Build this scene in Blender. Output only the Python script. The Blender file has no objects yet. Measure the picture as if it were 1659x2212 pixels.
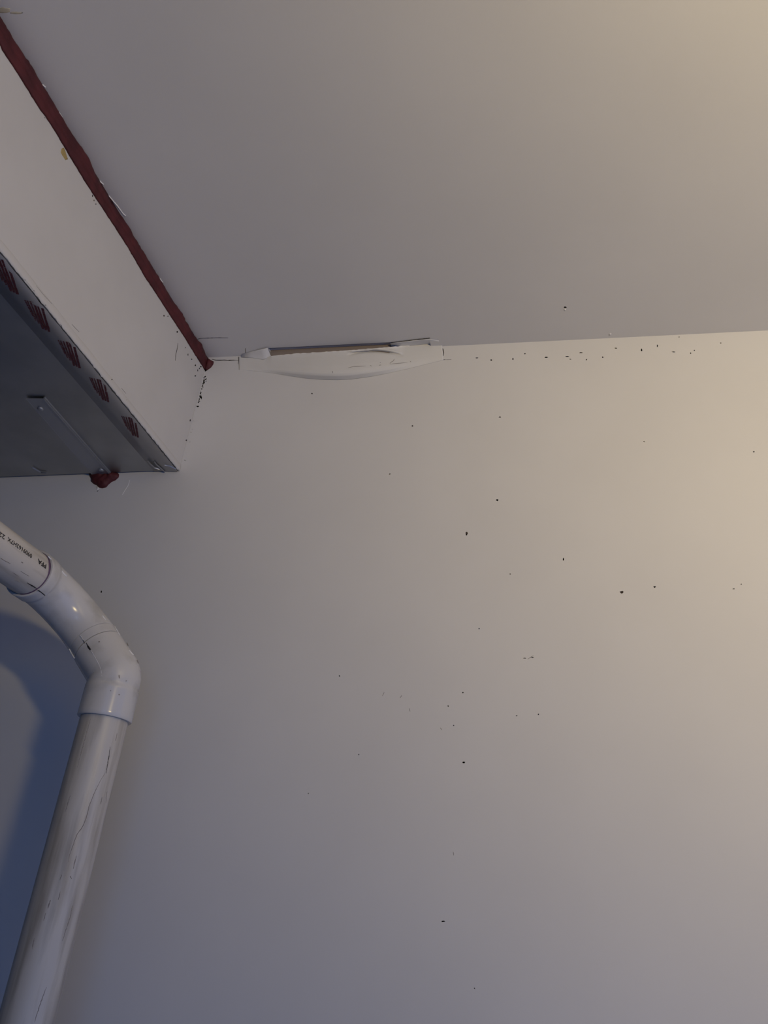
import bpy, bmesh, math, random
from mathutils import Vector, Matrix
from mathutils.geometry import delaunay_2d_cdt
from mathutils import noise as mnoise
random.seed(7)
S = bpy.context.scene
COL = S.collection

# ------------------------------------------------------------------ camera
D = 1.10                      # camera to the wall
CAM = Vector((0.0, -D, 1.4912))
CEIL = 2.400
F = 1750.0
YAW, PIT, ROL = -0.252505, 0.473897, 0.114561
cy_, sy_, cp_, sp_ = math.cos(YAW), math.sin(YAW), math.cos(PIT), math.sin(PIT)
FW = Vector((sy_*cp_, cy_*cp_, sp_))
R0 = Vector((cy_, -sy_, 0)); U0 = R0.cross(FW)
RT = R0*math.cos(ROL) + U0*math.sin(ROL)
UP = -R0*math.sin(ROL) + U0*math.cos(ROL)
cd = bpy.data.cameras.new('camera')
cam = bpy.data.objects.new('camera', cd); COL.objects.link(cam)
cd.sensor_fit = 'VERTICAL'; cd.sensor_height = 36.0; cd.lens = 36.0*F/2212.0
cd.clip_start = 0.01
m = Matrix((RT, UP, -FW)).transposed().to_4x4(); m.translation = CAM
cam.matrix_world = m
S.camera = cam

# ------------------------------------------------------------------ world, lights, exposure
w = bpy.data.worlds.new('world'); S.world = w; w.use_nodes = True
w.node_tree.nodes['Background'].inputs[0].default_value = (0.09, 0.30, 0.96, 1)
w.node_tree.nodes['Background'].inputs[1].default_value = 0.76

def light(name, kind, loc, energy, color, size=0.1, target=None, size_y=None):
    l = bpy.data.lights.new(name, kind); l.energy = energy; l.color = color
    if kind == 'AREA':
        l.shape = 'RECTANGLE'; l.size = size; l.size_y = size_y or size
    else:
        l.shadow_soft_size = size
    o = bpy.data.objects.new(name, l); COL.objects.link(o); o.location = loc
    if target is not None:
        o.rotation_euler = (Vector(target)-Vector(loc)).to_track_quat('-Z', 'Y').to_euler()
    return o
LAMP = Vector((0.60, -1.34, 1.86))
warm = light('work_lamp', 'AREA', LAMP, 16.4, (1.0, 0.785, 0.38), 0.20, LAMP+Vector((0.18, 0.66, 0.70)))
warm.data.shape = 'DISK'
light('window_daylight', 'AREA', (0.45, -3.2, 1.70), 1.2, (0.55, 0.8, 1.0), 0.3, (0.0, 0, 1.7), 0.4)
S.view_settings.view_transform = 'Standard'; S.view_settings.look = 'None'
S.view_settings.gamma = 1.0; S.view_settings.use_curve_mapping = False
S.view_settings.exposure = 0.0

# ------------------------------------------------------------------ helpers
def ray(px, py):
    return RT*((px-829.5)/F) - UP*((py-1106.0)/F) + FW
def plane_hit(px, py, n, c):
    d = ray(px, py); n = Vector(n)
    return CAM + d*((c - n.dot(CAM))/n.dot(d))
XD = -0.6545                   # duct side face
ZB = CAM.z + 0.6635            # duct bottom edge
TILT = 0.026
def onwall(px, py, off=0.0): return plane_hit(px, py, (0, 1, 0), -off)
def onceil(px, py, off=0.0): return plane_hit(px, py, (0, 0, 1), CEIL-off)
def onside(px, py, off=0.0): return plane_hit(px, py, (1, 0, 0), XD+off)
def onbot(px, py, off=0.0): return plane_hit(px, py, (-TILT, 0, 1), ZB-TILT*XD-off)

def interp(pts, x):
    if x <= pts[0][0]: return pts[0][1]
    for (a, b), (c, d) in zip(pts, pts[1:]):
        if x <= c: return b+(d-b)*(x-a)/(c-a)
    return pts[-1][1]

def link(name, me, mat, parent=None, smooth=False):
    o = bpy.data.objects.new(name, me); COL.objects.link(o)
    if mat: me.materials.append(mat)
    if smooth:
        for p in me.polygons: p.use_smooth = True
    if parent is not None:
        o.parent = parent
        # geometry is given in world space: bring it into the parent's frame
        off = Vector(parent.location)
        pp = parent.parent
        while pp is not None: off = off + Vector(pp.location); pp = pp.parent
        me.transform(Matrix.Translation(-off))
    return o
def obj(name, verts, faces, mat, parent=None, smooth=False):
    me = bpy.data.meshes.new(name); me.from_pydata([tuple(v) for v in verts], [], faces); me.validate(); me.update()
    bm = bmesh.new(); bm.from_mesh(me); bmesh.ops.recalc_face_normals(bm, faces=bm.faces); bm.to_mesh(me); bm.free()
    return link(name, me, mat, parent, smooth)
def tag(o, label=None, cat=None, group=None, kind=None):
    if label: o['label'] = label
    if cat: o['category'] = cat
    if group: o['group'] = group
    if kind: o['kind'] = kind
    return o
def empty(name, loc):
    o = bpy.data.objects.new(name, None); COL.objects.link(o); o.location = loc; o.empty_display_size = 0.05
    return o
def boxv(x0, x1, y0, y1, z0, z1):
    v = [(x, y, z) for x in (x0, x1) for y in (y0, y1) for z in (z0, z1)]
    f = [(0,1,3,2), (4,6,7,5), (0,4,5,1), (2,3,7,6), (0,2,6,4), (1,5,7,3)]
    return v, f
def box(name, x0, x1, y0, y1, z0, z1, mat, parent=None, bevel=0):
    v, f = boxv(x0, x1, y0, y1, z0, z1)
    o = obj(name, v, f, mat, parent)
    if bevel:
        b = o.modifiers.new('bevel', 'BEVEL'); b.width = bevel; b.segments = 2
    return o
def prism(name, pts, dirv, mat, parent=None):
    """planar outline extruded along dirv"""
    n = len(pts); d = Vector(dirv)
    v = [Vector(p) for p in pts] + [Vector(p)+d for p in pts]
    f = [tuple(range(n)), tuple(range(2*n-1, n-1, -1))] + [(i, (i+1) % n, n+(i+1) % n, n+i) for i in range(n)]
    return obj(name, v, f, mat, parent)
def ribbon_geo(V, Fc, pts, normals, widths, thick=0.0004):
    """a thin raised streak with real thickness along pts"""
    b = len(V); n = len(pts)
    for i in range(n):
        t = (pts[min(i+1, n-1)]-pts[max(i-1, 0)]).normalized()
        s = t.cross(normals[i]).normalized()*widths[i]*0.5
        V += [pts[i]-s, pts[i]+normals[i]*thick, pts[i]+s, pts[i]-normals[i]*0.0006]
    for i in range(n-1):
        a = b+4*i
        for k in range(4):
            Fc.append((a+k, a+(k+1) % 4, a+4+(k+1) % 4, a+4+k))
    Fc.append((b, b+1, b+2, b+3)); e = b+4*(n-1); Fc.append((e+3, e+2, e+1, e))
def taper(n, w, lo=0.25):
    return [w*(lo+(1-lo)*math.sin(math.pi*(i+0.5)/n)) for i in range(n)]
def densify(px, step):
    out = []
    for (a, b), (c, d) in zip(px, px[1:]):
        k = max(1, int(math.hypot(c-a, d-b)/step))
        out += [(a+(c-a)*i/k, b+(d-b)*i/k) for i in range(k)]
    out.append(px[-1]); return out
def blob_geo(V, Fc, poly2, frame, height, cell, lump=0.3, seed=0.0, seedscale=90):
    """lumpy mound inside a 2-D outline; frame(u,v,h)->3-D"""
    from mathutils.geometry import intersect_point_line
    n = len(poly2); P = [Vector(p) for p in poly2]
    def edist(q):
        best = 1e9
        for i in range(n):
            a, b = P[i], P[(i+1) % n]
            t = max(0, min(1, (q-a).dot(b-a)/max((b-a).length_squared, 1e-12)))
            best = min(best, (a+(b-a)*t-q).length)
        return best
    def inside(q):
        c = False
        for i in range(n):
            a, b = P[i], P[(i+1) % n]
            if (a.y > q.y) != (b.y > q.y) and q.x < (b.x-a.x)*(q.y-a.y)/(b.y-a.y)+a.x: c = not c
        return c
    xs = [p.x for p in P]; ys = [p.y for p in P]
    pts = list(P)
    y = min(ys); r = 0
    while y < max(ys):
        x = min(xs)+(cell/2 if r % 2 else 0)
        while x < max(xs):
            q = Vector((x, y))
            if inside(q) and edist(q) > cell*0.4: pts.append(q)
            x += cell
        y += cell*0.87; r += 1
    res = delaunay_2d_cdt(pts, [(i, (i+1) % n) for i in range(n)], [list(range(n))], 1, 1e-7)
    vs, fs = res[0], res[2]
    b = len(V); k = len(vs)
    for q in vs:
        d = edist(Vector(q)); h = height*(1-math.exp(-d/(0.45*height+1e-9)))
        h *= 1+lump*mnoise.noise(Vector((q[0]*seedscale+seed, q[1]*seedscale, seed)))
        V.append(frame(q[0], q[1], h))
    for q in vs: V.append(frame(q[0], q[1], -0.0008))
    for f in fs:
        Fc.append(tuple(b+i for i in f)); Fc.append(tuple(b+k+i for i in reversed(f)))
    cnt = {}
    for f in fs:
        for i in range(len(f)):
            e = (f[i], f[(i+1) % len(f)]); cnt[e] = 1
    for (i, j) in cnt:
        if (j, i) not in cnt: Fc.append((b+i, b+j, b+k+j, b+k+i))

# ------------------------------------------------------------------ materials
def mat(name, col, rough=0.6, metal=0.0, spec=0.5):
    mt = bpy.data.materials.new(name); mt.use_nodes = True
    b = mt.node_tree.nodes['Principled BSDF']
    b.inputs['Base Color'].default_value = (*col, 1); b.inputs['Roughness'].default_value = rough
    b.inputs['Metallic'].default_value = metal; b.inputs['Specular IOR Level'].default_value = spec
    return mt
def noise_node(nt, scale, detail=3, stretch=(1, 1, 1)):
    tc = nt.nodes.new('ShaderNodeTexCoord'); mp = nt.nodes.new('ShaderNodeMapping'); nz = nt.nodes.new('ShaderNodeTexNoise')
    mp.inputs['Scale'].default_value = stretch
    nz.inputs['Scale'].default_value = scale; nz.inputs['Detail'].default_value = detail
    nt.links.new(tc.outputs['Object'], mp.inputs['Vector']); nt.links.new(mp.outputs['Vector'], nz.inputs['Vector'])
    return nz
def add_bump(mt, scale, strength, dist=0.001, detail=3, stretch=(1, 1, 1)):
    nt = mt.node_tree; b = nt.nodes['Principled BSDF']
    nz = noise_node(nt, scale, detail, stretch); bp = nt.nodes.new('ShaderNodeBump')
    bp.inputs['Strength'].default_value = strength; bp.inputs['Distance'].default_value = dist
    nt.links.new(nz.outputs['Fac'], bp.inputs['Height']); nt.links.new(bp.outputs['Normal'], b.inputs['Normal'])
def add_mottle(mt, c1, c2, scale, lo=0.35, hi=0.65, detail=4, stretch=(1, 1, 1)):
    nt = mt.node_tree; b = nt.nodes['Principled BSDF']
    nz = noise_node(nt, scale, detail, stretch); r = nt.nodes.new('ShaderNodeValToRGB')
    r.color_ramp.elements[0].position = lo; r.color_ramp.elements[0].color = (*c1, 1)
    r.color_ramp.elements[1].position = hi; r.color_ramp.elements[1].color = (*c2, 1)
    nt.links.new(nz.outputs['Fac'], r.inputs['Fac']); nt.links.new(r.outputs['Color'], b.inputs['Base Color'])

M = {}
M['wall'] = mat('wall_paint', (0.64, 0.625, 0.61), 0.75, 0, 0.3); add_mottle(M['wall'], (0.63, 0.615, 0.60), (0.65, 0.635, 0.62), 6); add_bump(M['wall'], 260, 0.06)
M['ceil'] = mat('ceiling_paint', (0.62, 0.61, 0.615), 0.8, 0, 0.3); add_mottle(M['ceil'], (0.61, 0.60, 0.605), (0.63, 0.62, 0.625), 5); add_bump(M['ceil'], 240, 0.08)
M['tape'] = mat('paper_tape_paint', (0.66, 0.645, 0.62), 0.75, 0, 0.3); add_bump(M['tape'], 150, 0.10)
M['fold'] = mat('loose_tape_paper', (0.66, 0.655, 0.66), 0.8, 0, 0.3); add_bump(M['fold'], 120, 0.10)
M['wood'] = mat('raw_wood', (0.27, 0.225, 0.20), 0.85, 0, 0.2); add_mottle(M['wood'], (0.25, 0.205, 0.18), (0.29, 0.24, 0.21), 12, stretch=(1, 10, 10))
M['dark'] = mat('crack_dark', (0.035, 0.030, 0.028), 0.9, 0, 0.1)
M['dirt'] = mat('dirt_brown', (0.06, 0.048, 0.04), 0.9, 0, 0.1)
M['faint'] = mat('scuff_grey', (0.27, 0.25, 0.235), 0.9, 0, 0.1)
M['chip'] = mat('chip_white', (0.74, 0.72, 0.69), 0.8, 0, 0.3)
M['ductpaint'] = mat('duct_paint', (0.66, 0.635, 0.60), 0.65, 0, 0.35); add_mottle(M['ductpaint'], (0.590, 0.562, 0.520), (0.620, 0.592, 0.550), 9); add_bump(M['ductpaint'], 200, 0.07)
M['metal'] = mat('galvanised_steel', (0.40, 0.41, 0.42), 0.42, 1.0); add_mottle(M['metal'], (0.37, 0.38, 0.39), (0.43, 0.44, 0.45), 14); add_bump(M['metal'], 9, 0.12, 0.004, 2)
M['cleat'] = mat('cleat_steel', (0.40, 0.41, 0.43), 0.50, 0.7)
M['foil'] = mat('foil_tape', (0.40, 0.40, 0.41), 0.46, 1.0); add_bump(M['foil'], 40, 0.14, 0.002, 3)
M['ink'] = mat('red_stamp_ink', (0.10, 0.022, 0.028), 0.6, 0, 0.3)
M['seal'] = mat('firestop_sealant', (0.085, 0.018, 0.020), 0.62, 0, 0.3); add_mottle(M['seal'], (0.066, 0.015, 0.017), (0.105, 0.022, 0.024), 45); add_bump(M['seal'], 110, 0.35, 0.003, 4)
M['stain'] = mat('yellow_stain', (0.40, 0.29, 0.11), 0.7, 0, 0.3)
M['tan'] = mat('tan_stain', (0.52, 0.47, 0.36), 0.8, 0, 0.3)
M['pvc'] = mat('pvc_fitting', (0.66, 0.645, 0.62), 0.20, 0, 0.5); add_mottle(M['pvc'], (0.44, 0.415, 0.375), (0.575, 0.55, 0.515), 28, 0.30, 0.52, 7)
M['pipe_z'] = mat('pvc_pipe_vertical', (0.6, 0.57, 0.52), 0.42, 0, 0.45); add_mottle(M['pipe_z'], (0.33, 0.29, 0.235), (0.55, 0.505, 0.435), 1, 0.32, 0.56, 8, (70, 70, 7))
M['pipe_y'] = mat('pvc_pipe_level', (0.6, 0.57, 0.52), 0.42, 0, 0.45); add_mottle(M['pipe_y'], (0.38, 0.335, 0.275), (0.58, 0.535, 0.465), 1, 0.30, 0.52, 8, (70, 7, 70))
M['print'] = mat('black_print', (0.025, 0.022, 0.02), 0.6, 0, 0.3)
M['primer'] = mat('purple_primer', (0.13, 0.075, 0.13), 0.5, 0, 0.4)
M['floor'] = mat('concrete_floor', (0.32, 0.31, 0.30), 0.85, 0, 0.3); add_mottle(M['floor'], (0.28, 0.27, 0.26), (0.36, 0.35, 0.34), 5)
M['block'] = mat('grey_block_wall', (0.11, 0.11, 0.112), 0.9, 0, 0.2); add_mottle(M['block'], (0.10, 0.10, 0.102), (0.12, 0.12, 0.122), 8)
M['glass_frame'] = mat('window_frame_white', (0.7, 0.7, 0.7), 0.5)

# ------------------------------------------------------------------ room
X0, X1, Y0 = -1.75, 2.20, -3.00
# corner gap where the joint tape has let go
gapx0 = onceil(579, 752).x; gapx1 = onceil(841, 739.5).x; gapx2 = onceil(927, 731.5).x
gy0 = onceil(579, 752).y; gy1 = onceil(841, 739.5).y; gy2 = onceil(927, 731.5).y
zt = CEIL-0.030
wallpts = [(X0, 0, 0), (X1, 0, 0), (X1, 0, CEIL), (gapx2, 0, CEIL), (gapx2, 0, CEIL-0.004), (gapx1, 0, zt), (gapx0, 0, zt), (gapx0-0.004, 0, CEIL), (X0, 0, CEIL)]
wall = tag(prism('wall_front', wallpts, (0, 0.0127, 0), M['wall']), 'off-white painted wall with small dark specks facing the camera', 'wall', kind='structure')
ceilpts = [(X0, Y0, CEIL), (X1, Y0, CEIL), (X1, 0.10, CEIL), (gapx2+.0005, 0.10, CEIL), (gapx2, gy2, CEIL), (gapx1, gy1, CEIL), (gapx0, gy0, CEIL), (gapx0-.0005, 0.10, CEIL), (X0, 0.10, CEIL)]
ceil = tag(prism('ceiling', ceilpts, (0, 0, 0.0127), M['ceil']), 'painted drywall ceiling above the wall and duct', 'ceiling', kind='structure')
plate = box('top_plate', gapx0+0.0005, gapx1-0.0005, -0.0055, 0.05, CEIL-0.014, CEIL+0.06, M['wood'], wall)
box('edge_strip', gapx0+0.0005, gapx1-0.0005, -0.0100, -0.0057, CEIL+0.0055, CEIL+0.030, M['fold'], ceil)  # pale strip added to lighten the shaded top of the gap
box('light_stop_lid', gapx0-0.10, gapx2+0.10, -0.20, 0.10, CEIL+0.0605, CEIL+0.10, M['wood'], ceil)  # unseen lid added over the gap to keep world light out
box('light_stop_side', gapx0-0.10, gapx0-0.06, -0.20, 0.10, CEIL+0.013, CEIL+0.060, M['wood'], ceil)  # this and the next three close the cavity, added against light leaks
box('light_stop_side', gapx2+0.06, gapx2+0.10, -0.20, 0.10, CEIL+0.013, CEIL+0.060, M['wood'], ceil)
box('light_stop_side', gapx0-0.0595, gapx2+0.0595, -0.20, -0.16, CEIL+0.013, CEIL+0.060, M['wood'], ceil)
box('light_stop_side', gapx0-0.0595, gapx2+0.0595, 0.055, 0.095, zt-0.02, CEIL+0.060, M['wood'], ceil)
plate['label'] = 'bare brown timber behind the open joint'
tag(box('floor', X0, X1, Y0, 0.0, -0.05, 0, M['floor']), 'grey concrete floor of the utility room', 'floor', kind='structure')
tag(box('wall_left', X0-0.08, X0, Y0, 0.10, 0, CEIL, M['block']), 'grey wall left of the duct', 'wall', kind='structure')
tag(box('shade_wall_back', X0, -0.25, -2.12, -2.02, 0, CEIL, M['block']), 'unseen grey wall added behind the camera to shade the left side', 'wall', kind='structure')  # added out of view to cut ambient light from the back left

# ------------------------------------------------------------------ wear on the wall and ceiling
def wf(h): return lambda u, v, hh: Vector((u, -hh, v))
V, Fc = [], []
for (px, py, rx, ry) in [(891,920,2.3,2.0), (842,1024,1.6,1.4), (1074,1080,2.8,2.4), (1008,1152,2.6,5.0), (1102,1240,1.3,1.3), (1343,1279,4.0,3.0),
        (1035,1358,1.4,1.3), (1000,1496,1.5,1.5), (968,1525,1.5,1.5), (980,1567,1.6,1.5), (1163,1543,1.5,1.5), (1002,1647,3.4,2.6), (674,850,1.8,1.4),
        (733,1460,1.5,1.5), (666,1714,1.4,1.6), (1628,976,1.8,1.5), (1025,2135,1.5,1.6)]:
    ol = []
    for k in range(9):
        a = 2*math.pi*k/9; r = random.uniform(0.65, 1.2)
        q = onwall(px+rx*r*math.cos(a), py+ry*r*math.sin(a)); ol.append((q.x, q.z))
    blob_geo(V, Fc, ol, wf(0), 0.0006, 0.002)
tag(obj('dirt_specks', V, Fc, M['dirt'], wall), 'scattered dark specks on the wall', kind='stuff')
V, Fc = [], []
for (px, py, rx, ry) in [(1061,778,1.8,1.6), (1134,764,1.6,1.4), (1108,775,1.4,2.4),
        (1267,777,1.5,1.2), (1302,772,1.7,1.7), (1386,756,1.5,3.2), (1420,747,1.3,2.6), (1492,763,1.5,1.5), (1500,757,1.4,1.2), (1557,741,1.6,1.2), (1467,728,1.2,1.0), (1414,1268,3.0,2.0), (219,1278,1.6,3.0), (1217,1208,1.4,3.2), (1080,901,2.5,1.2), (1391,954,1.6,1.2), (1601,1262,1.2,1.2), (1585,1272,2.4,1.0), (775,1630,1.4,1.4), (958,1990,4,2), (1116,1546,1.5,1.2), (1133,1422,3.5,1.0), (1150,1420,3.2,1.0), (1030,773,4,1.2), (1225,770,5,1.4), (1255,762,4,1.2), (1180,772,3.5,1.2), (1232,776,2.5,1), (1330,752,3,1), (1455,760,4,.9)]:
    ol = []
    for k in range(9):
        a = 2*math.pi*k/9; r = random.uniform(0.65, 1.2)
        q = onwall(px+rx*r*math.cos(a), py+ry*r*math.sin(a)); ol.append((q.x, q.z))
    blob_geo(V, Fc, ol, wf(0), 0.0003, 0.003)
for line in ([(868,1502),(864,1508)], [(830,1495),(826,1504)], [(951,1572),(955,1577)], [(1152,1416),(1140,1424)], [(884,1530),(886,1537)], [(979,1840),(980,1848)]):
    pts = [onwall(*p) for p in densify(line, 2)]
    ribbon_geo(V, Fc, pts, [Vector((0, -1, 0))]*len(pts), taper(len(pts), 0.0008), 0.0003)
tag(obj('scuff_marks', V, Fc, M['faint'], wall), 'faint grey scuffs on the wall', kind='stuff')

# grime along the joint of duct and wall
V, Fc = [], []
for i in range(60):
    y = random.choice([random.uniform(812, 836), random.gauss(856, 7), random.uniform(812, 1010), random.uniform(830, 880)])
    x = 440-(y-812)*0.245 + abs(random.gauss(0, 2.6)) + 1.5
    r = random.uniform(0.7, 1.9) if y < 880 else random.uniform(0.4, 0.9)
    ol = []
    for k in range(7):
        a = 2*math.pi*k/7; rr = r*random.uniform(0.6, 1.3)
        q = onwall(x+rr*math.cos(a), y+rr*math.sin(a)); ol.append((q.x, q.z))
    blob_geo(V, Fc, ol, wf(0), 0.0012, 0.003)
tag(obj('grime_crumbs', V, Fc, M['dark'], wall), 'dark crumbs of grime beside the duct', kind='stuff')

# cracks
def crack(name, px, width, on, nrm, parent, material=None, thick=0.0005):
    pts = [on(*p) for p in densify(px, 4)]
    rnd = [random.uniform(0.6, 1.25) for _ in pts]
    ws = [a*b for a, b in zip(taper(len(pts), width, 0.3), rnd)]
    V, Fc = [], []
    ribbon_geo(V, Fc, pts, [Vector(nrm)]*len(pts), ws, thick)
    return obj(name, V, Fc, material or M['dark'], parent)
NW, NC = (0, -1, 0), (0, 0, -1)
crack('crack', [(425,733),(433,731),(450,730.3),(470,729.5),(493,729.8)], 0.0016, onceil, NC, ceil)
crack('crack', [(458,776),(466,778),(476,778.2),(485,777.8),(492,778.6),(504,778),(515,778.5)], 0.0022, onwall, NW, wall)
crack('crack', [(515,771),(515.5,778),(514.5,787)], 0.0014, onwall, NW, wall)
crack('crack', [(845,740.6),(870,737.4),(900,733.8),(929,730.5)], 0.0022, lambda x, y: onceil(x, y, 0.001), NC, ceil)
crack('crack', [(951,742),(953,749),(957,755),(958.5,762),(957.5,769)], 0.0020, onwall, NW, wall)
crack('crack', [(925,779.8),(945,777.6),(962,776.8)], 0.0020, onwall, NW, wall)
crack('edge_strip', [(962,777),(975,776.5)], 0.0010, onwall, NW, wall, M['faint'])
crack('scratch', [(280,1037),(277,1048),(270,1059),(264,1069)], 0.0014, onwall, NW, wall, M['chip'])
crack('scratch', [(530,752),(530.6,760),(530,767)], 0.0016, onceil, NC, ceil, M['faint'])

# nail pops in the ceiling
def cblob(name, px, py, rx, ry, h, material, n=11):
    ol = []
    for k in range(n):
        a = 2*math.pi*k/n; r = random.uniform(0.75, 1.15)
        q = onceil(px+rx*r*math.cos(a), py+ry*r*math.sin(a)); ol.append((q.x, q.y))
    V, Fc = [], []
    blob_geo(V, Fc, ol, lambda u, v, hh: Vector((u, v, CEIL-hh)), h, 0.0015)
    return obj(name, V, Fc, material, ceil, True)
cblob('nail_hole', 1221, 664, 3.2, 2.2, 0.0006, M['dark'])
cblob('paint_flake', 1220.5, 668.5, 2.6, 2.4, 0.0022, M['chip'])
cblob('nail_bump', 1318, 722, 3.4, 2.6, 0.0022, M['ceil'])
cblob('paint_stain', 8, 22, 14, 7, 0.0003, M['tan'])
cblob('paint_stain', 36, 28, 16, 3, 0.0003, M['tan'])
# lifted skin of paint beside the sealant
for px in ([(226,412),(240,428),(255,446),(266,461),(272,466)], [(213,388),(219,394),(224,398)], [(126,240),(133,251),(136,258)], [(92,182),(97,187),(99,188)], [(334,588),(343,598),(352,610)]):
    crack('paint_curl', px, 0.0018, onceil, NC, ceil, M['chip'], 0.0012)

# ------------------------------------------------------------------ loose joint tape in the corner
tape = tag(empty('joint_tape', (onwall(730, 790).x, 0, CEIL-0.03)), 'peeling white drywall joint tape bulging under the ceiling corner', 'tape')
TOP = [(516,771),(545,772),(568,776),(586,770),(640,764.5),(700,760.5),(760,757),(800,753.5),(838,750.5),(870,748),(900,745),(930,742),(951,740.5)]
BOT = [(516,799),(545,801),(580,804.5),(620,811),(660,817),(700,820),(730,820.5),(760,819),(800,813.5),(840,806),(880,797),(920,787),(958,778)]
AMP = [(516,.0002),(545,.0008),(580,.0035),(620,.0085),(670,.0125),(720,.0140),(780,.0125),(830,.0088),(880,.0042),(925,.0016),(958,.0008)]
PROF = [(0,.45),(.12,.55),(.3,.75),(.5,.93),(.68,1.0),(.78,.93),(.86,.72),(.93,.36),(1.0,0.0)]
NX, NT = 140, 52
V, Fc = [], []
def tape_pt(x, t):
    xt = x+(1.0-t)*-3 if x > 940 else x
    yt, yb = interp(TOP, x), interp(BOT, x)
    A = interp(AMP, x)
    off = A*interp(PROF, t) + 0.0012*(1-t)
    off += 0.0050*(1-t)**3*max(0, min(1, (x-572)/14))*max(0, min(1, (872-x)/24))
    # long dent under the opening
    yy = yt+(yb-yt)*t
    if 752 < x < 868:
        yd = 766-9.5*math.sin(math.pi*min(1, max(0, (x-752)/116)))**0.7+ (x-800)*0.02
        e = (yy-yd)
        k = math.sin(math.pi*(x-752)/116)**0.5
        off += k*0.0042*math.exp(-(e+2.6)**2/7.0) - k*0.0058*math.exp(-(e-2.2)**2/7.0)
    off += 0.0005*mnoise.noise(Vector((x*0.03, t*3, 1.7)))*(1-t)
    k2 = min(1, (x-516)/45)
    return onwall(xt, yy, max(off*k2, 0.0004)-0.0006*(1-k2))
for i in range(NX+1):
    x = 516+(958-516)*i/NX
    for j in range(NT+1): V.append(tape_pt(x, j/NT))
for i in range(NX):
    for j in range(NT):
        a = i*(NT+1)+j
        Fc.append((a, a+1, a+NT+2, a+NT+1))
def sheet(name, V, Fc, material, parent, th=0.0009, off=0):
    o = obj(name, V, Fc, material, parent, True)
    s = o.modifiers.new('thickness', 'SOLIDIFY'); s.thickness = th; s.offset = off
    return o
sheet('wall_flange', V, Fc, M['tape'], tape)
def patch(name, rows, material, n=12, th=0.0008):
    """sheet ruled between two 3-D edge lines"""
    A, B = rows; V, Fc = [], []
    k = len(A)
    for j in range(n+1):
        for i in range(k):
            p = A[i].lerp(B[i], j/n)
            V.append(p+Vector((0, 0, 0.0012*math.sin(math.pi*j/n)*math.sin(i*1.3))))
    for j in range(n):
        for i in range(k-1):
            a = j*k+i; Fc.append((a, a+1, a+k+1, a+k))
    return sheet(name, V, Fc, material, tape, th)
# ceiling flange right of the opening and the folded one at its left end
rt = [onceil(843,741.5,.0015), onceil(870,738.5,.0025), onceil(900,735,.002), onceil(927,732.2,.0012), onceil(948,736,.0006)]
rb = [onwall(846,750,.005), onwall(872,748.2,.004), onwall(902,745.2,.003), onwall(930,742.4,.002), onwall(950,741,.001)]
patch('ceiling_flange', (rt, rb), M['fold'])
lt = [onceil(522,765,.0004), onceil(545,759,.001), onceil(562,755,.002), onceil(578,751.5,.003)]
lb = [onwall(522,772,.001), onwall(545,773,.0012), onwall(568,777,.003), onwall(586,770,.005)]
patch('ceiling_flange', (lt, lb), M['fold'])
# torn paper edge along the opening
V, Fc = [], []
top = densify([(586,771.5),(640,766),(700,762),(760,759),(800,756),(840,752),(870,750),(885,748.5)], 5)
pts = [tape_pt(x, 0.03)+Vector((0, -0.0009, 0)) for x, y in top]
ribbon_geo(V, Fc, pts, [Vector((0, -.8, -.6))]*len(pts), [0.0026*random.uniform(.6, 1.4) for _ in pts], 0.0008)
obj('torn_edge', V, Fc, M['chip'], tape)
V, Fc = [], []
pts = [onwall(x, y, 0.004) for x, y in densify([(577,752),(580,758),(584,765),(587,771)], 3)]
ribbon_geo(V, Fc, pts, [Vector((0.3, -.9, -.2))]*len(pts), [0.0018]*len(pts), 0.0008)
obj('torn_edge', V, Fc, M['chip'], tape)
V, Fc = [], []
for line in ([(852,776),(850,780),(845,783),(842,786)], [(800,790),(803,791)], [(819,789.5),(823,789)], [(821,783),(822,784)], [(886,781),(888,782)], [(718,802),(719,806)], [(752,795),(765,792),(790,791)], [(842,787),(860,785.5),(880,783)]):
    pts = []
    for p in densify(line, 2):
        t = (p[1]-interp(TOP, p[0]))/(interp(BOT, p[0])-interp(TOP, p[0]))
        pts.append(tape_pt(p[0], t)+Vector((0, -.0006, 0)))
    ribbon_geo(V, Fc, pts, [Vector((0, -1, 0))]*len(pts), taper(len(pts), 0.0011), 0.0003)
tag(obj('hairline_cracks', V, Fc, M['faint'], tape), kind='stuff')

# ------------------------------------------------------------------ sheet metal duct
XL = XD-0.60
YN = -2.01                      # duct runs on towards the room
ZTOP = CEIL-0.024
duct = tag(empty('air_duct', (XD-0.30, -0.6, ZB)), 'rectangular metal air duct painted white on its side, hung under the ceiling', 'duct')
def zb(x): return ZB+TILT*(x-XD)
def quadbox(name, a, b, c, d, dirv, mt, parent):
    return prism(name, [a, b, c, d], dirv, mt, parent)
side = quadbox('side_panel', (XD, YN, ZB), (XD, -0.0005, ZB), (XD, -0.0005, ZTOP), (XD, YN, ZTOP), (-0.0012, 0, 0), M['ductpaint'], duct)
side['label'] = 'white painted side of the duct'
bott = quadbox('bottom_panel', (XD-0.0012, YN, zb(XD)), (XD-0.0012, -0.004, zb(XD)), (XL, -0.004, zb(XL)), (XL, YN, zb(XL)), (0, 0, 0.0012), M['metal'], duct)
bott['label'] = 'bare galvanised underside of the duct'
quadbox('far_side_panel', (XL, YN, zb(XL)), (XL, -0.0005, zb(XL)), (XL, -0.0005, ZTOP), (XL, YN, ZTOP), (0.0012, 0, 0), M['metal'], duct)
quadbox('top_panel', (XD-.0012, YN, ZTOP), (XD-.0012, -0.0005, ZTOP), (XL+.0012, -0.0005, ZTOP), (XL+.0012, YN, ZTOP), (0, 0, -0.0012), M['metal'], duct)
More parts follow.
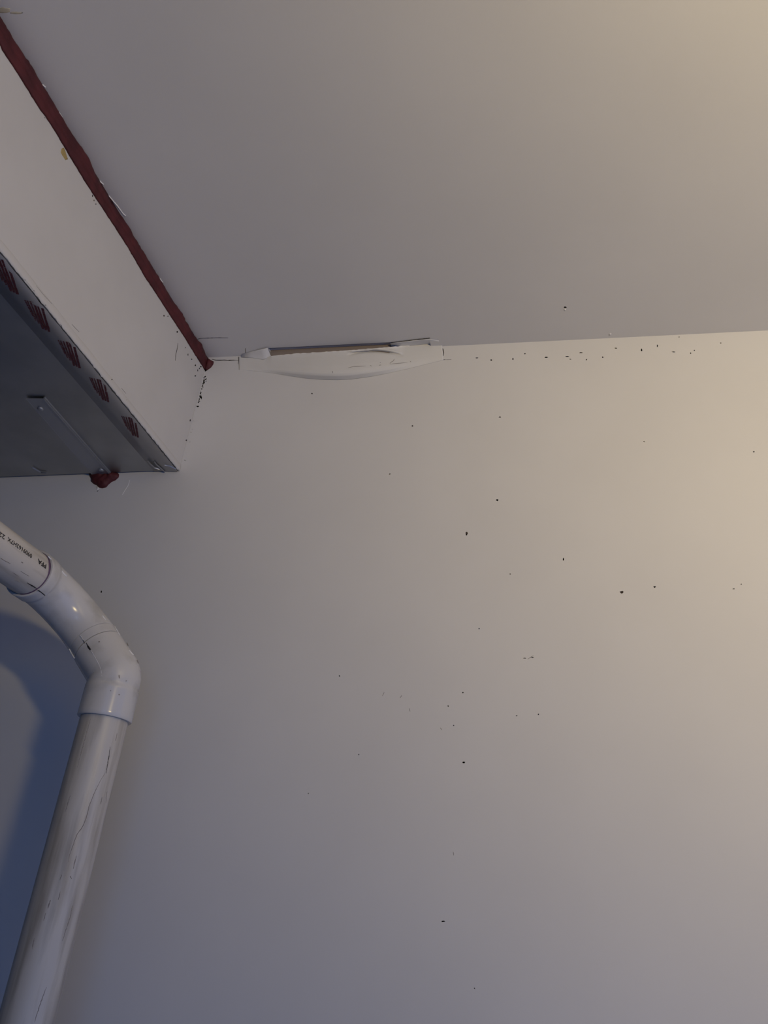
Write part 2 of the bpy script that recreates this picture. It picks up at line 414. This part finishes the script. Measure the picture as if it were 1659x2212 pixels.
quadbox('end_panel', (XD-.0014, YN, zb(XD)+.0013), (XL+.0014, YN, zb(XL)+.0013), (XL+.0014, YN, ZTOP-.0014), (XD-.0014, YN, ZTOP-.0014), (0, 0.0012, 0), M['metal'], duct)
# foil tape on the bottom edge: strip on the underside plus a painted lap on the side with a ragged edge
tw = XD-onbot(167, 826).x
NY = 160
V, Fc = [], []
for i in range(NY+1):
    y = -0.002+(YN*0.75+0.002)*(i/NY)**1.3
    ln = 0.011+0.0016*mnoise.noise(Vector((y*30, 0, 0)))
    e = 0.0009*mnoise.noise(Vector((y*160, 5, 0)))
    V += [Vector((XD-tw, y, zb(XD-tw)-0.0002)), Vector((XD-tw*0.5, y, zb(XD-tw*.5)-0.0005-0.0003*mnoise.noise(Vector((y*60, 2, 0))))), Vector((XD-0.001+e*.6, y, ZB-0.0016+e))]
for i in range(NY):
    a = i*3
    Fc += [(a, a+1, a+4, a+3), (a+1, a+2, a+5, a+4)]
ft = sheet('foil_tape', V, Fc, M['foil'], duct, 0.0003)
ft['label'] = 'silver foil tape with red printing along the edge'
V, Fc = [], []
for i in range(NY*2+1):
    y = -0.001+(YN*0.75+0.001)*(i/(NY*2))**1.3
    ln = 0.0125+0.0025*mnoise.noise(Vector((y*14, 0, 3)))
    e = 0.0022*mnoise.noise(Vector((y*150, 5, 9)))+0.0012*mnoise.noise(Vector((y*420, 1, 9)))
    V += [Vector((XD+0.0002, y, ZB+ln)), Vector((XD+0.0010, y, ZB+ln-0.001)), Vector((XD+0.0014, y, ZB+0.004)), Vector((XD+0.0010, y, ZB-0.0012+e))]
for i in range(NY*2):
    a = i*4
    Fc += [(a+k, a+k+1, a+k+5, a+k+4) for k in range(3)]
lap = sheet('painted_tape_lap', V, Fc, M['ductpaint'], duct, 0.0004)
# red printing on the tape: rows of tiny marks
def stamp(px0, n):
    """columns of print as outlined on the photograph's clearest stamp, shifted along the duct"""
    V, Fc = [], []
    base = onbot(150, 765); here = onbot(*px0); dy = here.y-base.y
    cols = [((157.5,737),(172,795),3.4,1), ((149,737),(166,792),2.6,1), ((144,738),(160,790),3.0,1), ((137,737),(152,779),2.2,0), ((131,736),(146,773),1.8,0), ((126,735),(141,765),1.8,0)]
    for (a, b, wd, bold) in cols:
        A, B = onbot(*a, .0013), onbot(*b, .0013)
        L = (B-A).length; t = (B-A)/L; s = Vector((t.y, -t.x, 0))*wd*0.00052
        u = 0.0
        while u < L:
            ln = random.uniform(.0035, .0075) if bold else random.uniform(.0012, .0026)
            gp = random.uniform(.0003, .0007) if bold else random.uniform(.0006, .0014)
            p, q = A+t*u, A+t*min(u+ln, L)
            k = random.uniform(.8, 1.1)
            c = [p-s*k, q-s*k, q+s*k, p+s*k]
            c = [Vector((v.x, v.y+dy, v.z)) for v in c]
            if all(v.x < XD-0.0012 for v in c):
                b0 = len(V); V += c+[v+Vector((0, 0, -.0002)) for v in c]
                Fc += [(b0, b0+1, b0+2, b0+3), (b0+7, b0+6, b0+5, b0+4)]+[(b0+i, b0+(i+1) % 4, b0+4+(i+1) % 4, b0+4+i) for i in range(4)]
            u += ln+gp
    obj('red_stamp', V, Fc, M['ink'], ft)
for c in [(-62,514), (5,598), (79,683), (150,765), (217,842), (290,921)]: stamp(c, 5)
# chipped paint specks on the duct's side and lower edge
V, Fc = [], []
def sf(u, v, h): return Vector((XD+h, u, v))
sp = [(354,682,1.6,2.2), (383,717,1.6,2.2), (363,683,1.4,1), (200,423,1.4,2.6), (203,433,1.2,2.2), (207,441,1,1.6), (406,766,1.2,2.6), (401,751,.9,1.2), (414,776,1.4,1.2), (422,789,1.2,2.4), (434,792,1.8,1.8), (431,796,1.2,2), (427,800,1.2,2.2), (422,812,1.8,1.4), (411,908,1.2,3), (403,951,3,1.6), (391,1011,1.4,1.2), (271,864,1.1,1.1), (280,879,1.2,1.2), (240,820,1.3,1.3), (245,834,1.2,1.2), (252,845,1.1,1.1), (72,627,1.5,1.5), (97,659,1.2,1.2), (52,605,1,1), (90,233,1.4,2.6), (97,254,.9,1.8)]
for (px, py, rx, ry) in sp:
    ol = []
    for k in range(8):
        a = 2*math.pi*k/8; r = random.uniform(.7, 1.2); q = onside(px+rx*r*math.cos(a), py+ry*r*math.sin(a)); ol.append((q.y, q.z))
    blob_geo(V, Fc, ol, lambda u, v, h: Vector((XD+h+(0.0014 if v < ZB+0.014 else 0), u, v)), 0.0005, 0.002)
for line in ([(384.5,741),(383,752),(380,765),(378.5,779)],):
    pts = [onside(*p) for p in densify(line, 3)]
    ribbon_geo(V, Fc, pts, [Vector((1, 0, 0))]*len(pts), taper(len(pts), .0018, .5), .0004)
tag(obj('paint_chips', V, Fc, M['dirt'], duct), 'small dark chips in the white paint', kind='stuff')
V, Fc = [], []
ol = [onside(x, y) for x, y in [(133,321),(138,319),(141,326),(144,336),(147,344),(141,346),(138,341),(134,335),(131,329)]]
blob_geo(V, Fc, [(q.y, q.z) for q in ol], sf, .0006, .002)
obj('yellow_drip', V, Fc, M['stain'], duct, True)
V, Fc = [], []
for line in ([(54,604),(66,619),(75,631)], [(78,617),(95,638),(112,656)], [(155,700),(163,709),(171,717)], [(262,838),(272,850)], [(330,955),(345,975),(360,990)]):
    pts = [onside(x, y, .0012 if onside(x, y).z < ZB+.014 else 0) for x, y in densify(line, 3)]
    ribbon_geo(V, Fc, pts, [Vector((1, 0, 0))]*len(pts), taper(len(pts), .0010, .5), .0003)
tag(obj('paint_creases', V, Fc, M['faint'], duct), kind='stuff')

# wrinkled foil corner by the wall
V, Fc = [], []
for line in ([(333,996),(338,1003),(346,1010),(352,1015),(356,1019)], [(356,1004),(366,1006),(374,1009),(380,1012)], [(318,994),(325,1002),(334,1010),(345,1013)], [(70,1009),(78,1014),(88,1020),(100,1021)]):
    pts = [onbot(x, y, .0015) for x, y in densify(line, 2)]
    ribbon_geo(V, Fc, pts, [Vector((0, 0, -1))]*len(pts), taper(len(pts), .0024, .4), .0016)
tag(obj('foil_wrinkles', V, Fc, M['foil'], duct), kind='stuff')

# cleat screwed under the duct
cl = empty('drive_cleat', (onbot(150, 940).x-duct.location.x, onbot(150, 940).y-duct.location.y, 0)); cl.parent = duct
cl['label'] = 'flat galvanised cleat under the duct'
def clocal(name, V, Fc, mt, sm=False):
    return obj(name, V, Fc, mt, cl, sm)
A, B = onbot(54, 861.5, .004), onbot(96, 862, .004)
C2, D2 = onbot(240, 1026, .004), onbot(197, 1024, .004)
th = Vector((0, 0, .0012)); lip = Vector((0, 0, .0042))
yw = -0.0008
def aty(p, q, y):
    k = (y-p.y)/(q.y-p.y); return p.lerp(q, k)
D2 = aty(A, D2, yw); C2 = aty(B, C2, yw)
clocal('plate', [A, B, C2, D2, A+th, B+th, C2+th, D2+th], boxv(0,0,0,0,0,0)[1] and [(0,1,2,3),(7,6,5,4),(0,1,5,4),(1,2,6,5),(2,3,7,6),(3,0,4,7)], M['cleat'])
for (p, q, s) in ((B, C2, -1), (A, D2, 1)):
    ex = Vector((0.0022*s, 0, 0)); z0 = Vector((0, 0, -.0012 if s < 0 else -.0002)); h = lip*0.9
    v = [p+z0, q+z0, q+z0+ex, p+z0+ex]; v = v+[a+(Vector((0, 0, .0052)) if s < 0 else Vector((0, 0, .0014))) for a in v]
    clocal('rolled_edge', v, [(0,1,2,3),(7,6,5,4),(0,1,5,4),(1,2,6,5),(2,3,7,6),(3,0,4,7)], M['cleat'])
for c in [(88, 882), (219, 1014)]:
    p = onbot(*c, .004); V, Fc = [], []
    for r_, h_ in ((.0048, -.0002), (.0048, .0018), (.0036, .0030), (.0014, .0034)):
        for k in range(10):
            a = 2*math.pi*k/10; V.append(p+Vector((r_*math.cos(a), r_*math.sin(a), -h_)))
    for i in range(3):
        for k in range(10): Fc.append((i*10+k, i*10+(k+1) % 10, i*10+10+(k+1) % 10, i*10+10+k))
    Fc.append(tuple(range(30, 40))); Fc.append(tuple(range(10)))
    clocal('screw', V, Fc, M['cleat'], True)

# ------------------------------------------------------------------ red firestop sealant
UE = [(0,31),(27,81),(48,112),(70.5,145),(84,170),(99.5,195),(120,228),(134,253),(150,279),(166,304),(182,325),(193.5,343.6),(199,360),(206,376),(213,389),(226.6,413.8),(245.5,443.7),(257,460),(269.4,475.5),(280,492),(287,507),(296,522),(305,535),(318,557),(331,579),(341,594),(351,611),(361,629),(371,646.6),(382,661),(392.7,674.4),(399.6,690),(410,708),(422.5,728),(436.5,744),(444.4,768)]
LE = [(0,103),(40,163),(62,199),(83,233),(98,253),(116,280),(137,316),(162,358),(182,391),(206,428),(229.6,463.6),(254,501),(277,537),(296,570),(315,603),(325,617),(346,649),(367,682),(383,706),(398.7,730),(417,760),(436,790),(441,799)]
u3 = sorted([(p.y, p.x) for p in (onceil(*q) for q in UE)]); l3 = sorted([(p.y, p.z) for p in (onside(*q) for q in LE)])
ys0 = max(u3[0][0], l3[0][0])
wmean = sum(x for _, x in u3)/len(u3); zmean = sum(z for _, z in l3)/len(l3)
seal = tag(empty('sealant_bead', (XD+0.01, -0.6, CEIL)), 'long dark red sealant bead between ceiling and duct', 'sealant')
V, Fc = [], []
N, K = 420, 12
for i in range(N+1):
    y = -1.6+(1.6-0.0005)*i/N
    xu = interp(u3, y) if y > ys0 else wmean+.003*mnoise.noise(Vector((y*25, 3, 0)))
    zl = interp(l3, y) if y > ys0 else zmean
    xu += 0.0014*mnoise.noise(Vector((y*130, 0, 4)))+0.0010*mnoise.noise(Vector((y*330, 0, 4)))
    zl += 0.0010*mnoise.noise(Vector((y*150, 7, 4)))+0.0006*mnoise.noise(Vector((y*330, 7, 4)))
    a, b = Vector((XD+0.0004, y, zl)), Vector((xu, y, CEIL-0.0003))
    nrm = Vector((b.z-a.z, 0, -(b.x-a.x))).normalized()
    L = (b-a).length
    for k in range(K+1):
        t = k/K
        h = (math.sin(math.pi*t)**0.55)*0.0042
        h += 0.0016*mnoise.noise(Vector((y*18, t*2.5, 2)))*math.sin(math.pi*t)
        h -= 0.0017*math.exp(-((t-.42-.12*mnoise.noise(Vector((y*9, 0, 8))))/.07)**2)
        V.append(a.lerp(b, t)+nrm*h)
    V.append(Vector((XD+0.0003, y, CEIL-0.0003)))
R_ = K+2
for i in range(N):
    for k in range(R_):
        a = i*R_+k; b = i*R_+(k+1) % R_
        Fc.append((a, b, b+R_, a+R_))
Fc.append(tuple(range(R_))); Fc.append(tuple(N*R_+k for k in range(R_)))
obj('bead', V, Fc, M['seal'], seal, True)
V, Fc = [], []
ol = [onwall(x, y) for x, y in [(437,783),(444,768),(450,774),(456,778),(462,781),(461,787),(456,794),(449,799),(443,803),(439,799)]]
blob_geo(V, Fc, [(max(q.x, XD+.0003), q.z) for q in ol], lambda u, v, h: Vector((u, -h, v)), .010, .004, .3, 2.0)
obj('end_dab', V, Fc, M['seal'], seal, True)

dab = tag(empty('sealant_dab', onwall(224, 1034)), 'small dark red sealant dab on the wall at the cleat end below the duct', 'sealant')
V, Fc = [], []
z3 = lambda x, y: (40+x/6.912, 840+y/6.912)
ol = [onwall(*z3(x, y)) for x, y in [(1050,1262),(1062,1310),(1085,1350),(1082,1385),(1120,1420),(1165,1440),(1200,1475),(1250,1485),(1310,1472),(1345,1430),(1390,1392),(1450,1365),(1498,1320),(1503,1280),(1480,1250),(1420,1238),(1370,1255),(1360,1215),(1230,1200),(1110,1215)]]
blob_geo(V, Fc, [(q.x, q.z) for q in ol], lambda u, v, h: Vector((u, -h, v)), .008, .003, .5, 5.0, 130)
obj('dab', V, Fc, M['seal'], dab, True)
V, Fc = [], []
ol = [onwall(*z3(x, y)) for x, y in [(1160,1450),(1195,1462),(1215,1490),(1190,1505),(1185,1535),(1170,1530),(1172,1490)]]
blob_geo(V, Fc, [(q.x, q.z) for q in ol], lambda u, v, h: Vector((u, -h, v)), .0015, .002)
obj('paint_flake', V, Fc, M['chip'], dab)

# ------------------------------------------------------------------ white plastic pipe
PX = -0.5844; PY = CAM.y+0.9539
RP = 0.03015
Z1 = CAM.z+0.2612; Z2 = CAM.z+0.3668
PX2 = PX-(Z2-Z1)
pipe = tag(empty('plastic_pipe', (PX, PY, 0)), 'dirty white plastic pipe with two elbows in front of the wall', 'pipe')
# centre line: upright -> 45 degrees to the left along the wall -> long sweep out into the room
DZ, DM, DY = Vector((0, 0, 1)), Vector((-1, 0, 1)).normalized(), Vector((0, -1, 0))
def fillet(c, da, db, t, n):
    th = math.acos(max(-1, min(1, da.dot(db)))); r = t/math.tan(th/2)
    nn = (db-da*da.dot(db)).normalized(); cen = c-da*t+nn*r
    return [(cen-nn*(r*math.cos(th*i/n))+da*(r*math.sin(th*i/n)), da*math.cos(th*i/n)+nn*math.sin(th*i/n)) for i in range(n+1)]
F1 = fillet(Vector((PX, PY, Z1)), DZ, DM, 0.006, 8)
F2 = fillet(Vector((PX2, PY, Z2)), DM, DY, 0.0881, 34)
ZRIM = CAM.z+0.2035
YRIM = F2[-1][0].y-0.006
# sampled centre line with arc length
LINE = []
def addp(p, d): LINE.append((Vector(p), Vector(d)))
k = 24
for i in range(k): addp((PX, PY, ZRIM+(F1[0][0].z-ZRIM)*i/k), (0, 0, 1))
for p, d in F1: addp(p, d)
for i in range(1, 12): addp(F1[-1][0].lerp(F2[0][0], i/12), F1[-1][1])
for p, d in F2: addp(p, d)
for i in range(1, 5): addp(F2[-1][0]+DY*(0.006*i/4), DY)
ARC = [0.0]
for (p, _), (q, _) in zip(LINE, LINE[1:]): ARC.append(ARC[-1]+(q-p).length)
def at_s(s):
    s = max(0, min(ARC[-1], s))
    for i in range(len(ARC)-1):
        if s <= ARC[i+1]:
            t = (s-ARC[i])/max(ARC[i+1]-ARC[i], 1e-9)
            return LINE[i][0].lerp(LINE[i+1][0], t), LINE[i][1].lerp(LINE[i+1][1], t).normalized()
    return LINE[-1]
def ring(c, d, r, n):
    ref = Vector((0.9, -0.2, 0.75)); e1 = (ref-d*d.dot(ref)).normalized()
    e2 = d.cross(e1).normalized()
    return [c+e1*(r*math.cos(2*math.pi*k/n))+e2*(r*math.sin(2*math.pi*k/n)) for k in range(n)]
def sweep(name, prof, mt, parent, n=56, inner=None, smooth=True):
    """prof: list of (arc length, radius); closed tube with an inner wall"""
    V, Fc = [], []
    rows = list(prof)
    for s, r in rows:
        c, d = at_s(s); V += ring(c, d, r, n)
    for i in range(len(rows)-1):
        for k in range(n): Fc.append((i*n+k, i*n+(k+1) % n, (i+1)*n+(k+1) % n, (i+1)*n+k))
    o = obj(name, V, Fc, mt, parent, smooth)
    e = o.modifiers.new('edges', 'EDGE_SPLIT'); e.split_angle = math.radians(40)
    return o
def dense(prof, step=0.004):
    out = []
    for (a, r), (b, q) in zip(prof, prof[1:]):
        k = max(1, int(abs(b-a)/step))
        out += [(a+(b-a)*i/k, r+(q-r)*i/k) for i in range(k)]
    out.append(prof[-1]); return out
S_R2 = ARC[24+8+12]-0.011      # mouth of the lower elbow
S_R1 = S_R2+0.0175             # mouth of the upper elbow's spigot shoulder
S_END = ARC[-1]
RI = 0.0298
low = sweep('lower_elbow', dense([(0.03, RI), (0.0, RI), (0.0, .0338), (.0012, .0345), (.040, .0343), (.0408, .0338), (S_R2-.0005, .0332), (S_R2, .0326), (S_R2, .0308)]), M['pvc'], pipe)
low['label'] = 'glossy white lower elbow'
sweep('spigot', dense([(S_R2-.002, .0308), (S_R2+.0010, .0308), (S_R2+.0010, .0329), (S_R1-.0010, .0327), (S_R1-.0010, .0308), (S_R1+.002, .0308)]), M['pvc'], low)
up = sweep('upper_elbow', dense([(S_R1, .0308), (S_R1, .0322), (S_R1+.0005, .0327), (S_R1+.03, .0320), (S_END-.034, .0320), (S_END-.024, .0326), (S_END-.022, .0338), (S_END-.001, .0341), (S_END, .0336), (S_END, .0312), (S_END-.0015, RI), (S_END-.03, RI)]), M['pvc'], pipe)
up['label'] = 'glossy white upper elbow with a collar'
def tube(name, a, b, d, mt, n=48):
    V = ring(Vector(a), Vector(d), RP, n)
    m_ = 20
    for i in range(1, m_+1): V += ring(Vector(a).lerp(Vector(b), i/m_), Vector(d), RP, n)
    Fc = [(i*n+k, i*n+(k+1) % n, (i+1)*n+(k+1) % n, (i+1)*n+k) for i in range(m_) for k in range(n)]
    Fc += [tuple(range(n)), tuple(range(m_*n, m_*n+n))]
    o = obj(name, V, Fc, mt, pipe, True)
    e = o.modifiers.new('edges', 'EDGE_SPLIT'); e.split_angle = math.radians(40)
    return o
vp = tube('lower_pipe', (PX, PY, 0.0), (PX, PY, ZRIM+0.025), (0, 0, 1), M['pipe_z']); vp['label'] = 'upright scuffed white pipe'
hp = tube('upper_pipe', (PX2, YRIM+0.025, Z2), (PX2, -2.015, Z2), (0, -1, 0), M['pipe_y']); hp['label'] = 'level scuffed pipe with black printing'

def hit_cyl(px, py, which, r):
    d = ray(px, py)
    if which == 'z': ia, ib, ca, cb = 0, 1, PX, PY
    else: ia, ib, ca, cb = 0, 2, PX2, Z2
    oa, ob = CAM[ia]-ca, CAM[ib]-cb
    A = d[ia]**2+d[ib]**2; B = 2*(oa*d[ia]+ob*d[ib]); C = oa*oa+ob*ob-r*r
    disc = B*B-4*A*C
    if disc < 0: disc = 0
    p = CAM+d*((-B-math.sqrt(disc))/(2*A))
    n = Vector((0, 0, 0)); n[ia] = p[ia]-ca; n[ib] = p[ib]-cb
    return p, n.normalized()
def hit_sweep(px, py, r):
    """march along the view ray to the elbow's skin"""
    d = ray(px, py).normalized(); t = 0.85; best = None
    while t < 1.35:
        p = CAM+d*t
        dist, i = min(((p-q).length, i) for i, (q, _) in enumerate(LINE))
        q, dd = LINE[i]; v = p-q; v = v-dd*v.dot(dd)
        if best is None or v.length < best[0]: best = (v.length, p, v)
        if v.length <= r: return p, v.normalized()
        t += 0.0006
    return best[1], best[2].normalized()
def marks(name, lines, surf, mt, parent, thick=.0003):
    V, Fc = [], []
    for px, wd in lines:
        q = densify(px, 3); rough_ = 0.55 if wd < .00115 else 0.15
        q = [(x+random.uniform(-rough_, rough_), y) for x, y in q]
        pn = [surf(*p) for p in q]
        ws = [a*random.uniform(.55, 1.2) for a in taper(len(pn), wd, .3)]
        ribbon_geo(V, Fc, [a for a, _ in pn], [b for _, b in pn], ws, thick)
    return obj(name, V, Fc, mt, parent)
z8 = lambda x, y: (x/3.2917, 1540+y/3.2917)
Z7 = lambda x, y: (x/4.809, 1120+y/4.809)
cyz = lambda x, y: hit_cyl(x, y, 'z', RP)
cyy = lambda x, y: hit_cyl(x, y, 'y', RP)
M['scr'] = mat('grey_scratch', (0.27, 0.235, 0.20), .8, 0, .2)
M['scr2'] = mat('light_scratch', (0.36, 0.33, 0.295), .8, 0, .2)
tag(marks('scratch_marks', [([z8(*p) for p in l], w_) for l, w_ in [
    ([(783,240),(775,300),(755,430)], .0011)]], cyz, M['print'], vp), kind='stuff')
tag(marks('scratch_marks', [([z8(*p) for p in l], w_) for l, w_ in [
    ([(745,430),(715,480),(680,550),(650,620),(635,660),(615,740),(590,805),(545,870),(520,940),(495,1010),(487,1060)], .0009),
    ([(645,40),(625,110),(600,200),(575,290),(550,390)], .0009), ([(500,585),(480,650),(462,710)], .0011), ([(832,145),(822,200)], .0008),
    ([(545,1015),(530,1070),(520,1110)], .0010), ([(440,1150),(425,1190)], .0010), ([(515,1370),(500,1450),(470,1540),(445,1620)], .0011), ([(360,1330),(340,1390)], .0014),
    ([(245,1600),(228,1680)], .0012), ([(330,1950),(300,2030),(280,2090),(245,2200)], .0010), ([(725,600),(715,650)], .0010), ([(760,560),(752,640)], .0009), ([(430,1270),(415,1330)], .0009), ([(498,1160),(510,1180)], .0012), ([(325,1420),(310,1480)], .0009)]], cyz, M['scr'], vp), kind='stuff')
tag(marks('scratch_marks', [([Z7(*p) for p in l], w_) for l, w_ in [
    ([(210,545),(250,570),(300,600)], .0009), ([(5,410),(60,445),(110,470)], .0010), ([(222,452),(238,462)], .0016), ([(130,560),(190,600)], .0008), ([(150,640),(200,660)], .0007)]], cyy, M['scr'], hp), kind='stuff')
marks('marker_line', [([Z7(280,668), Z7(330,697), Z7(384,730)], .0017)], cyy, M['print'], hp)
hs = lambda r: (lambda x, y: hit_sweep(x, y, r))
marks('marker_line', [([Z7(388,752), Z7(400,748), Z7(435,772), Z7(468,800)], .0018)], hs(.0343), M['print'], up)
marks('marker_line', [([Z7(862,1262), Z7(880,1295)], .0013), ([Z7(895,1290), Z7(912,1325)], .0013), ([Z7(908,1318), Z7(925,1345), Z7(940,1365)], .0030)], hs(.0338), M['print'], low)
marks('mould_seam', [([Z7(832,1210), Z7(862,1262)], .0008), ([Z7(940,1365), Z7(985,1440), Z7(1030,1520), Z7(1052,1590), Z7(1060,1650), Z7(1055,1700)], .0009)], hs(.0338), M['chip'], low)
for l, w_, r_, par in (([(1065,1010),(1080,1035),(1100,1055)], .0022, .0324, up), ([(640,545),(665,575),(690,600)], .0024, .0324, up), ([(500,395),(530,425)], .0016, .0341, up),
        ([(1340,1370),(1360,1395),(1385,1420)], .0030, .0334, low), ([(1190,1120),(1205,1150),(1245,1215)], .0012, .0334, low), ([(722,1355),(745,1400),(778,1452)], .0014, .0334, low)):
    marks('glue_smear', [([Z7(*p) for p in l], w_)], hs(r_), M['chip'], par, .0010)
tag(marks('grime_specks', [([Z7(1025,1278), Z7(1036,1280)], .0018), ([Z7(1232,1828), Z7(1244,1832)], .0020), ([Z7(1308,1685), Z7(1314,1688)], .0013), ([Z7(1145,1788), Z7(1155,1790)], .0013), ([Z7(1238,1625), Z7(1240,1660)], .0012), ([Z7(1320,1290), Z7(1332,1320)], .0020), ([Z7(1425,1470), Z7(1440,1505)], .0018)], hs(.0345), M['scr'], low), kind='stuff')
# purple primer on the pipe at the collar
V, Fc = [], []
for i in range(41):
    a = math.radians(-100+200*i/40)+0.1
    wdt = 0.0012+0.0022*math.exp(-((a-0.35)/0.35)**2)+0.0005*mnoise.noise(Vector((i*.4, 0, 0)))
    for yy, rr in ((YRIM+.003, RP+.0001), (YRIM+.003, RP+.0006), (YRIM-wdt, RP+.0004), (YRIM-wdt, RP+.0001)):
        V.append(Vector((PX2+rr*math.cos(a), yy, Z2+rr*math.sin(a))))
for i in range(40):
    for k in range(4): Fc.append((i*4+k, i*4+(k+1) % 4, i*4+4+(k+1) % 4, i*4+4+k))
obj('primer_ring', V, Fc, M['primer'], hp, True)
# lettering printed on the level pipe, upside down from here
def pipe_text(txt, size, ystart, length, ang0, bold=0.0):
    cu = bpy.data.curves.new('print', 'FONT'); cu.body = txt; cu.size = size; cu.resolution_u = 3; cu.offset = bold
    to = bpy.data.objects.new('print_tmp', cu); COL.objects.link(to)
    bpy.context.view_layer.update()
    me = bpy.data.meshes.new_from_object(to.evaluated_get(bpy.context.evaluated_depsgraph_get()))
    bpy.data.objects.remove(to); bpy.data.curves.remove(cu)
    bm = bmesh.new(); bm.from_mesh(me)
    bmesh.ops.triangulate(bm, faces=bm.faces)
    bmesh.ops.subdivide_edges(bm, edges=[e for e in bm.edges if e.calc_length() > size*.25], cuts=1, use_grid_fill=False)
    bmesh.ops.triangulate(bm, faces=bm.faces)
    mx = max(v.co.x for v in bm.verts); sc = length/mx
    for v in bm.verts:
        a = ang0-v.co.y/RP; r = RP+.00035
        v.co = Vector((PX2+r*math.cos(a), ystart-v.co.x*sc, Z2+r*math.sin(a)))
    bm.to_mesh(me); bm.free()
    return link('printed_lettering', me, M['print'], hp)
def text_at(p0, p1, txt, size, bold):
    a, n0 = cyy(*p0); b, n1 = cyy(*p1)
    ang = math.atan2(n0.z, n0.x)
    pipe_text(txt, size, a.y, a.y-b.y, ang, bold)
z6 = lambda x, y: (x/9.217, 1120+y/9.217)
text_at(z6(925,925), z6(755,800), 'PFA', .0082, .00025)
text_at(z6(640,720), z6(155,385), '0909162H7X', .0078, .00010)
text_at(z6(105,345), z6(-10,260), '22', .0078, .00010)
